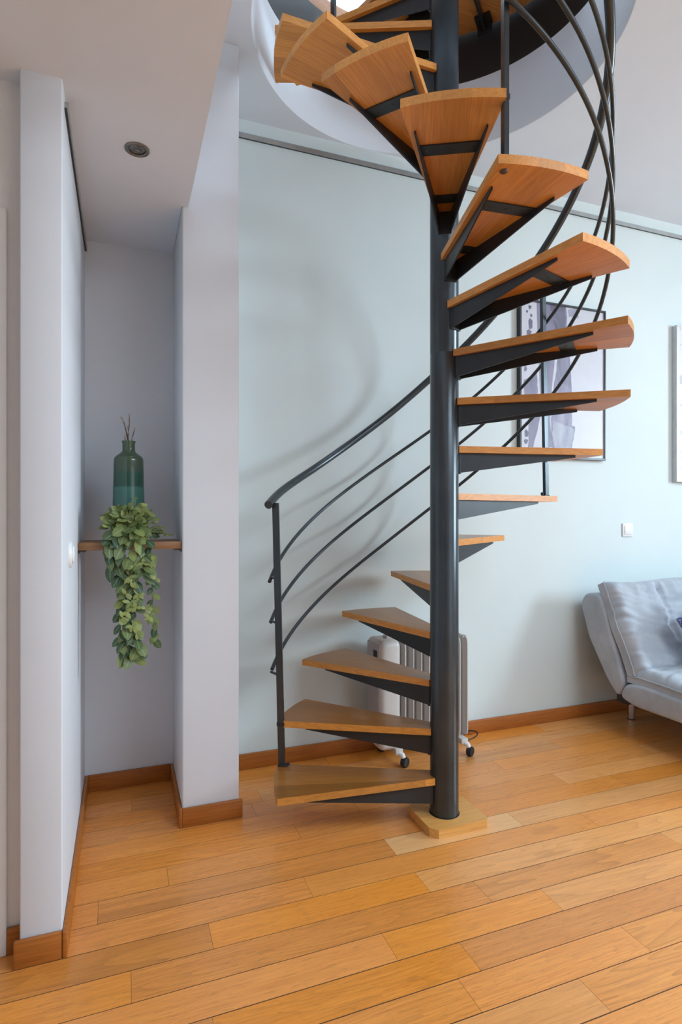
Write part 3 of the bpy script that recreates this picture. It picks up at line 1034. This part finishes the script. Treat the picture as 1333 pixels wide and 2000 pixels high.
def stroke(px, mi, dy):
    lo_x, hi_x, lo_z, hi_z = X0 + .0125, X1 - .0125, Z0 + .0125, Z1 - .0125
    pts = []
    for i in range(len(px)):
        p, q = wall_px(*px[i], YP), wall_px(*px[(i + 1) % len(px)], YP)
        for j in range(5):
            t = j / 5
            w = p.lerp(q, t)
            jx = (lr.random() - .5) * .007 * (1 if j else 0); jz = (lr.random() - .5) * .007 * (1 if j else 0)
            pts.append((min(hi_x, max(lo_x, w.x + jx)) - O.x, -.0222 - dy, min(hi_z, max(lo_z, w.z + jz)) - O.z))
    bv = [bm.verts.new(p) for p in pts]
    f = bm.faces.new(bv); f.material_index = mi
    f.normal_update()
    if f.normal.y > 0:
        f.normal_flip()
stroke([(1049, 590), (1074, 592), (1086, 640), (1084, 700), (1078, 770), (1075, 820), (1080, 874), (1064, 876), (1058, 800), (1052, 700)], 1, .0002)
stroke([(1074, 590), (1106, 596), (1109, 660), (1115, 720), (1119, 790), (1117, 831), (1124, 833), (1118, 876), (1080, 876), (1077, 820), (1082, 760), (1090, 700), (1087, 640)], 1, .0003)
stroke([(1074, 592), (1104, 597), (1104, 640), (1090, 660), (1080, 620)], 2, .0004)
stroke([(1082, 822), (1117, 835), (1122, 838), (1116, 876), (1084, 876), (1079, 850)], 3, .0005)
stroke([(1024, 742), (1049, 728), (1051, 768), (1050, 800), (1056, 815), (1042, 874), (1032, 874), (1034, 810), (1024, 790)], 1, .0002)
stroke([(1110, 606), (1124, 603), (1131, 609), (1131, 621), (1112, 619)], 3, .0003)
for (u, v, w, h) in ((1036, 600, 3, 4), (1030, 608, 2, 3), (1038, 616, 2, 3), (1037, 632, 4, 12), (1034, 650, 5, 7), (1040, 662, 3, 4), (1029, 846, 4, 8), (1028, 862, 4, 5), (1034, 690, 4, 9), (1040, 705, 3, 4), (1027, 720, 3, 6)):
    stroke([(u - w, v - h * .4), (u - w * .2, v - h), (u + w, v - h * .3), (u + w * .8, v + h * .7), (u - w * .5, v + h)], 2, .0004)
child('print', bm, [M_paper, M_wash, M_wash2, M_wash3], pf, None)

p2_ = thing('picture_frame', 'white picture in a silver frame cut off at the right edge, above the sofa', 'picture', (3.65, YW, 1.908))
O2 = Vector((3.65, YW, 1.908))
child('frame', frame_bm(3.297 - O2.x, 4.0 - O2.x, 1.412 - O2.z, 2.410 - O2.z, .008, .036), M_silver, p2_)
bm = bmesh.new()
box(bm, 3.305 - O2.x, 3.992 - O2.x, -.034, -.004, 1.42 - O2.z, 2.402 - O2.z)
m, nt, bs = mat('pale_print')
v = coords(nt, (1, 1, 1))
sp = N(nt, 'ShaderNodeSeparateXYZ'); L(nt, v, sp.inputs[0])
f = noise_tex(nt, v, 13, 5, .7)
bands = noise_tex(nt, coords(nt, (.2, .2, 1)), 5, 2)
ff = math_node(nt, 'MULTIPLY', math_node(nt, 'GREATER_THAN', f, .53), math_node(nt, 'GREATER_THAN', bands, .47))
edge = math_node(nt, 'GREATER_THAN', sp.outputs['X'], -.325)
ff = math_node(nt, 'MULTIPLY', math_node(nt, 'MULTIPLY', ff, edge), .55)
L(nt, mix(nt, ff, (.70, .70, .72), (.22, .22, .30)), bs.inputs['Base Color'])
bs.inputs['Roughness'].default_value = .3
child('print', bm, m, p2_, None)

# ------------------------------------------------------------------ oil-filled heater behind the stairs
ht = thing('oil_heater', 'cream oil-filled radiator on casters standing behind the stair pole', 'heater', (1.39, 2.575, 0))
# end panel with rounded corners
b = bmesh.new()
box(b, 1.137 - 1.39, 1.252 - 1.39, -.085, .085, .075, .600, .030, 4)
child('control_panel', b, M_heater, ht)
b = bmesh.new()
box(b, 1.134 - 1.39, 1.172 - 1.39, -.070, .070, .10, .585, .012, 3)
panel = child('panel_face', b, M_heatgrey, ht)
b = bmesh.new()
box(b, 1.1325 - 1.39, 1.136 - 1.39, -.058, -.015, .515, .552, .001, 1)
child('control_dial', b, M_black, panel)
b = bmesh.new()
box(b, 1.20 - 1.39, 1.245 - 1.39, -.025, .025, .598, .612, .005, 2)
child('carry_handle', b, M_heater, ht)
def fin_bm():
    b = bmesh.new()
    # a pressed column: thick in the middle, thin flange at front and back
    sec = [(-.0025, -.075), (.0025, -.075), (.0028, -.055), (.009, -.047), (.009, -.02), (.0035, -.008), (.0035, .008), (.009, .02), (.009, .047), (.0028, .055), (.0025, .075), (-.0025, .075), (-.0028, .055), (-.009, .047), (-.009, .02), (-.0035, .008), (-.0035, -.008), (-.009, -.02), (-.009, -.047), (-.0028, -.055)]
    levels = [(.085, .55), (.095, .9), (.12, 1), (.55, 1), (.578, .93), (.59, .55)]
    rows = [[b.verts.new((x, y * (s if abs(y) > .05 else 1), z)) for x, y in sec] for z, s in levels]
    n = len(sec)
    for i in range(len(rows) - 1):
        for k in range(n):
            b.faces.new((rows[i][k], rows[i][(k + 1) % n], rows[i + 1][(k + 1) % n], rows[i + 1][k]))
    b.faces.new(list(reversed(rows[0]))); b.faces.new(rows[-1])
    return b
f0 = finish('fin', fin_bm(), M_heater, ht, 50)
for i in range(9):
    f = f0 if i == 0 else f0.copy()
    if i:
        COL.objects.link(f); f.parent = ht
    f.location = (1.278 - 1.39 + i * .0435, 0, 0)
for xx in (1.235, 1.598):
    b = bmesh.new()
    box(b, xx - 1.39 - .02, xx - 1.39 + .02, -.095, .095, .055, .085, .006, 2)
    ax = child('foot_bar', b, M_heater, ht)
    for yy in (-.10, .095):
        sx = .022 if yy < 0 else -.005
        b = bmesh.new()
        tube(b, [(xx - 1.39, yy * .8, .062), (xx - 1.39 + sx * .5, yy, .058), (xx - 1.39 + sx, yy * 1.05, .034)], [.012, .013, .010], 10)
        child('caster_fork', b, M_white, ax)
        b = bmesh.new()
        mtw = Matrix.Translation((xx - 1.39 + sx, yy * 1.06, .024)) @ Matrix.Rotation(.5, 4, 'Z') @ Matrix.Rotation(PI / 2, 4, 'X')
        lathe(b, [(.015, -.014), (.022, -.012), (.024, -.006), (.024, .006), (.022, .012), (.015, .014)], seg=24, mtx=mtw)
        child('caster_wheel', b, M_black, ax)
b = bmesh.new()
cpts = []
for i in range(41):
    t = i / 40
    a = -2.4 + t * 4.9
    cpts.append((1.70 - 1.39 + .085 * math.cos(a) * (1 + .1 * t), 2.665 - 2.575 + .055 * math.sin(a), .006 + .022 * math.sin(PI * t)))
cpts = [(1.235 - 1.39, .07, .09), (1.35 - 1.39, .085, .012)] + [(1.5 - 1.39, .06, .005)] + cpts
tube(b, cpts, .0035, 8)
child('power_cord', b, M_black, ht)

# ------------------------------------------------------------------ sofa bed
def suede():
    m, nt, b = mat('grey_suede')
    v = coords(nt)
    f = noise_tex(nt, v, 7, 5, .6)
    g = noise_tex(nt, v, 220, 3)
    c = ramp(nt, f, [(.3, (.33, .36, .40)), (.7, (.47, .505, .55))])
    c = mix(nt, math_node(nt, 'MULTIPLY', g, .2), c, (.56, .60, .66))
    L(nt, c, b.inputs['Base Color'])
    b.inputs['Roughness'].default_value = .85
    b.inputs['Sheen Weight'].default_value = .22
    b.inputs['Sheen Roughness'].default_value = .4
    bump(nt, b, g, .08, .001)
    return m
M_suede = suede()
SX0, SX1 = 2.50, 4.42
sofa = thing('sofa_bed', 'grey suede sofa bed with quilted cushions against the pale green wall', 'sofa', (3.46, 2.2, 0))
SO = Vector((3.46, 2.2, 0))
def loft_profile(prof, x0, x1, rnd=.03, nx=40):
    """closed (y, z) profile extruded in x with softly rounded ends"""
    b = bmesh.new()
    cy = sum(p[0] for p in prof) / len(prof); cz = sum(p[1] for p in prof) / len(prof)
    xs = []
    for i in range(5):
        a = PI / 2 * i / 4
        xs.append((x0 + rnd * (1 - math.sin(a)), 1 - (1 - math.cos(a)) * .0 - rnd * (1 - math.sin(PI / 2 - a)) * 0))
    ends = []
    for i in range(6):
        a = PI / 2 * i / 5
        ends.append((x0 + rnd * (1 - math.sin(a)), rnd * (1 - math.cos(a))))
    ends.reverse()       # from x0 (inset rnd) inward (inset 0)
    st = [(x, ins) for x, ins in ends] + [(x0 + rnd + (x1 - x0 - 2 * rnd) * i / nx, 0) for i in range(1, nx)] + [(x0 + x1 - x, ins) for x, ins in reversed(ends)]
    rows = []
    n = len(prof)
    for x, ins in st:
        row = []
        for i in range(n):
            p = Vector(prof[i]); a_ = Vector(prof[i - 1]); c_ = Vector(prof[(i + 1) % n])
            t = (c_ - a_).normalized()
            nn = Vector((t.y, -t.x))     # outward for counter clockwise
            if nn.dot(p - Vector((cy, cz))) < 0 and False:
                nn = -nn
            q = p - nn * ins
            row.append(b.verts.new((x - SO.x, q.x - SO.y, q.y)))
        rows.append(row)
    for i in range(len(rows) - 1):
        for k in range(n):
            b.faces.new((rows[i][k], rows[i][(k + 1) % n], rows[i + 1][(k + 1) % n], rows[i + 1][k]))
    for row in (rows[0], rows[-1]):
        cen = Vector((0, 0, 0))
        for v_ in row:
            cen += v_.co
        cv = b.verts.new(cen / n)
        for k in range(n):
            b.faces.new((row[k], row[(k + 1) % n], cv))
    bmesh.ops.recalc_face_normals(b, faces=b.faces[:])
    return b
def rounded(poly, r, seg=5):
    out = []
    n = len(poly)
    for i in range(n):
        p, a, c = Vector(poly[i]), Vector(poly[i - 1]), Vector(poly[(i + 1) % n])
        da, dc = (a - p), (c - p)
        k = min(r, da.length * .45, dc.length * .45)
        s, e = p + da.normalized() * k, p + dc.normalized() * k
        for j in range(seg + 1):
            t = j / seg
            out.append(tuple((s * (1 - t) ** 2 + p * 2 * t * (1 - t) + e * t * t)))
    return out
# (y, z) counter clockwise seen with y right and z up
back_prof = rounded([(2.352, .305), (2.395, .215), (2.475, .300), (2.605, .500), (2.672, .690), (2.630, .752), (2.520, .757)], .035)
child('backrest', loft_profile(back_prof, SX0, SX1, .018), M_suede, sofa, 70)
seat_prof = rounded([(1.55, .200), (2.30, .196), (2.392, .222), (2.350, .303), (2.25, .318), (1.55, .30)], .04)
child('seat_base', loft_profile(seat_prof, SX0 + .004, SX1, .018), M_suede, sofa, 70)

def quilt(p00, p10, axis_len, up_vec, nrm, thick, xs_seams, v_seams, seed, sag=0.012, nx=150, nv=70, first_plain=True):
    """padded topper: base corner p00 (x0), runs along x to axis_len, up along up_vec, padded along nrm"""
    b = bmesh.new()
    up = Vector(up_vec); H = up.length; nrm = Vector(nrm).normalized()
    p00 = Vector(p00)
    front, back = [], []
    def sd(val, seams):
        return min(abs(val - s) for s in seams)
    for i in range(nx + 1):
        x = axis_len * i / nx
        rf, rb = [], []
        for j in range(nv + 1):
            v = j / nv
            ex = min(x, axis_len - x); ev = min(v, 1 - v) * H
            edge = min(1, ex / .05) ; edge2 = min(1, ev / .05)
            e = (1 - (1 - edge) ** 2) ** .5 * (1 - (1 - edge2) ** 2) ** .5
            dx_ = sd(x, xs_seams)
            sx_ = 1 - math.exp(-(dx_ / .020) ** 1.2)
            tuft = sx_
            if x > xs_seams[0] + .0 and v_seams:
                dv = sd(v * H, v_seams)
                band = min(1, max(0, (dx_ - .0) / .05))
                tuft *= 1 - .45 * math.exp(-(dv / .02) ** 1.4) * 1.0
            tuft = .45 + .55 * tuft
            w = 0
            # puckers running across from the piped edges and seams
            pk = math.exp(-ex / .13) + .8 * math.exp(-dx_ / .06)
            w += .022 * pk * noise.noise(Vector((x * 4, v * H * 34 + x * 9, seed)))
            w += .012 * noise.noise(Vector((x * 14, v * H * 16, seed + 3)))
            w += .010 * math.exp(-ev / .08) * noise.noise(Vector((x * 40, v * 4, seed + 9)))
            t = thick * (.46 + .54 * e * tuft) + w * (.35 + .65 * e)
            sg = -sag * math.sin(PI * min(1, ex / .45)) * v
            wob = .012 * noise.noise(Vector((x * 6, v * 3, seed + 5)))
            base = p00 + Vector((x, 0, 0)) + up * v + up.normalized() * sg
            xo = wob if ex < .02 else 0
            rf.append(b.verts.new(base + nrm * t + Vector((xo, 0, 0)) - SO))
            rb.append(b.verts.new(base + Vector((xo, 0, 0)) - SO))
        front.append(rf); back.append(rb)
    for i in range(nx):
        for j in range(nv):
            b.faces.new((front[i][j], front[i + 1][j], front[i + 1][j + 1], front[i][j + 1]))
            b.faces.new((back[i][j], back[i][j + 1], back[i + 1][j + 1], back[i + 1][j]))
    for i in range(nx):
        b.faces.new((front[i][0], back[i][0], back[i + 1][0], front[i + 1][0]))
        b.faces.new((front[i][nv], front[i + 1][nv], back[i + 1][nv], back[i][nv]))
    for j in range(nv):
        b.faces.new((front[0][j], front[0][j + 1], back[0][j + 1], back[0][j]))
        b.faces.new((front[nx][j], back[nx][j], back[nx][j + 1], front[nx][j + 1]))
    # piping along the free edge of the padded face
    pip = []
    loop = [front[0][j].co for j in range(nv, -1, -2)]
    loop_top = [front[i][nv].co for i in range(0, nx + 1, 2)]
    bmesh.ops.recalc_face_normals(b, faces=b.faces[:])
    return b, [Vector(c) for c in loop], [Vector(c) for c in loop_top], [Vector(front[i][0].co) for i in range(0, nx + 1, 2)]
seams = [.345, .70, 1.05, 1.40, 1.56]
bk, l1, l2, l3 = quilt((2.515, 2.338, .335), None, 1.87, (0, .212, .470), (0, -.91, .41), .105, seams, [.10, .19, .28, .37], 2.0)
# lean of the padded backrest
c_bk = child('back_cushion', bk, M_suede, sofa, 80)
b = bmesh.new(); tube(b, l1, .0045, 7); tube(b, l2, .0045, 7)
child('piping', b, M_suede, c_bk, 80)
st_, l1, l2, l3 = quilt((2.515, 2.345, .312), None, 1.87, (0, -.80, -.010), (0, 0, 1), .085, seams, [.15, .30, .45, .60], 7.0, sag=-.0)
c_st = child('seat_cushion', st_, M_suede, sofa, 80)
b = bmesh.new(); tube(b, l1, .0045, 7); tube(b, l2, .0045, 7)
child('piping', b, M_suede, c_st, 80)
for (lx, ly) in ((2.803, 2.585), (4.15, 2.585), (2.803, 1.68), (4.15, 1.68)):
    b = bmesh.new()
    ztop = .215 if ly < 2 else .30
    lathe(b, [(.0205, .003), (.0205, ztop)], lx - SO.x, ly - SO.y, 24)
    lg = child('leg', b, M_chrome, sofa)
    b = bmesh.new()
    lathe(b, [(.022, 0), (.022, .004)], lx - SO.x, ly - SO.y, 24)
    child('rubber_foot', b, M_black, lg)
b = bmesh.new()
box(b, 2.55 - SO.x, 2.585 - SO.x, 2.37 - SO.y, 2.45 - SO.y, .175, .262, .006, 2)
child('hinge', b, M_black, sofa)
b = bmesh.new()
box(b, 2.70 - SO.x, 4.25 - SO.x, 2.45 - SO.y, 2.62 - SO.y, .22, .26, .004, 1)
child('rear_rail', b, M_steel2, sofa)

# blue patterned cushion
def cushion_mat():
    m, nt, b = mat('blue_speckled_fabric')
    v = coords(nt)
    vo = N(nt, 'ShaderNodeTexVoronoi'); vo.inputs['Scale'].default_value = 60
    L(nt, v, vo.inputs['Vector'])
    f = noise_tex(nt, v, 45, 4)
    q = math_node(nt, 'ADD', math_node(nt, 'MULTIPLY', vo.outputs['Distance'], .6), math_node(nt, 'MULTIPLY', f, .6))
    L(nt, ramp(nt, q, [(.3, (.012, .025, .11)), (.55, (.03, .06, .22)), (.75, (.30, .36, .52))]), b.inputs['Base Color'])
    b.inputs['Roughness'].default_value = .9
    return m
cu = bmesh.new()
nn = 24; hw = .165
f_, k_ = [], []
for i in range(nn + 1):
    a, c = [], []
    for j in range(nn + 1):
        u, v = 2 * i / nn - 1, 2 * j / nn - 1
        pin = 1 - .06 * (1 - abs(u) ** 2) * abs(v) - .0
        pin2 = 1 - .06 * (1 - abs(v) ** 2) * abs(u)
        t = .065 * ((1 - u * u) * (1 - v * v)) ** .42
        a.append(cu.verts.new((u * hw * pin2, -t - .0015, v * hw * pin)))
        c.append(cu.verts.new((u * hw * pin2, t + .0015, v * hw * pin)))
    f_.append(a); k_.append(c)
for i in range(nn):
    for j in range(nn):
        cu.faces.new((f_[i][j], f_[i + 1][j], f_[i + 1][j + 1], f_[i][j + 1]))
        cu.faces.new((k_[i][j], k_[i][j + 1], k_[i + 1][j + 1], k_[i + 1][j]))
for i in range(nn):
    cu.faces.new((f_[i][0], k_[i][0], k_[i + 1][0], f_[i + 1][0])); cu.faces.new((f_[i][nn], f_[i + 1][nn], k_[i + 1][nn], k_[i][nn]))
    cu.faces.new((f_[0][i], f_[0][i + 1], k_[0][i + 1], k_[0][i])); cu.faces.new((f_[nn][i], k_[nn][i], k_[nn][i + 1], f_[nn][i + 1]))
cush = tag(finish('throw_pillow', cu, cushion_mat(), None, 80), 'navy blue speckled throw pillow leaning on the sofa back, at the right edge', 'pillow')
cush.location = (2.912, 2.150, .592)
cush.rotation_euler = (rad(-24), rad(-25), rad(4))

# ------------------------------------------------------------------ light
w = bpy.data.worlds.new('world'); S.world = w
w.use_nodes = True
bg = w.node_tree.nodes['Background']
bg.inputs[0].default_value = (.80, .90, 1.0, 1)
bg.inputs[1].default_value = 1.0
def area(name, loc, rot, sx, sy, power, color):
    ld = bpy.data.lights.new(name, 'AREA')
    ld.shape = 'RECTANGLE'; ld.size = sx; ld.size_y = sy
    ld.energy = power; ld.color = color
    o = bpy.data.objects.new(name, ld)
    COL.objects.link(o)
    o.location = loc; o.rotation_euler = rot
    return o
area('daylight_right', (XR + .14, (WIN[0] + WIN[1]) / 2, (WIN[2] + WIN[3]) / 2), (0, PI / 2, 0), WIN[3] - WIN[2], WIN[1] - WIN[0], 232, (.68, .86, .99))
area('daylight_front', ((WIN2[0] + WIN2[1]) / 2, YF - .14, (WIN2[2] + WIN2[3]) / 2), (PI / 2, 0, 0), WIN2[1] - WIN2[0], WIN2[3] - WIN2[2], 10, (.64, .83, 1.0))
area('skylight_upstairs', (1.6, 2.2, 6.15), (0, 0, 0), 2.2, 2.2, 260, (.68, .85, 1.0))
area('ceiling_fill', (2.5, -.9, ZC - .012), (0, 0, 0), 1.9, 1.9, 78, (.68, .85, 1.0))  # unseen fill lamp added under the ceiling to brighten the floor
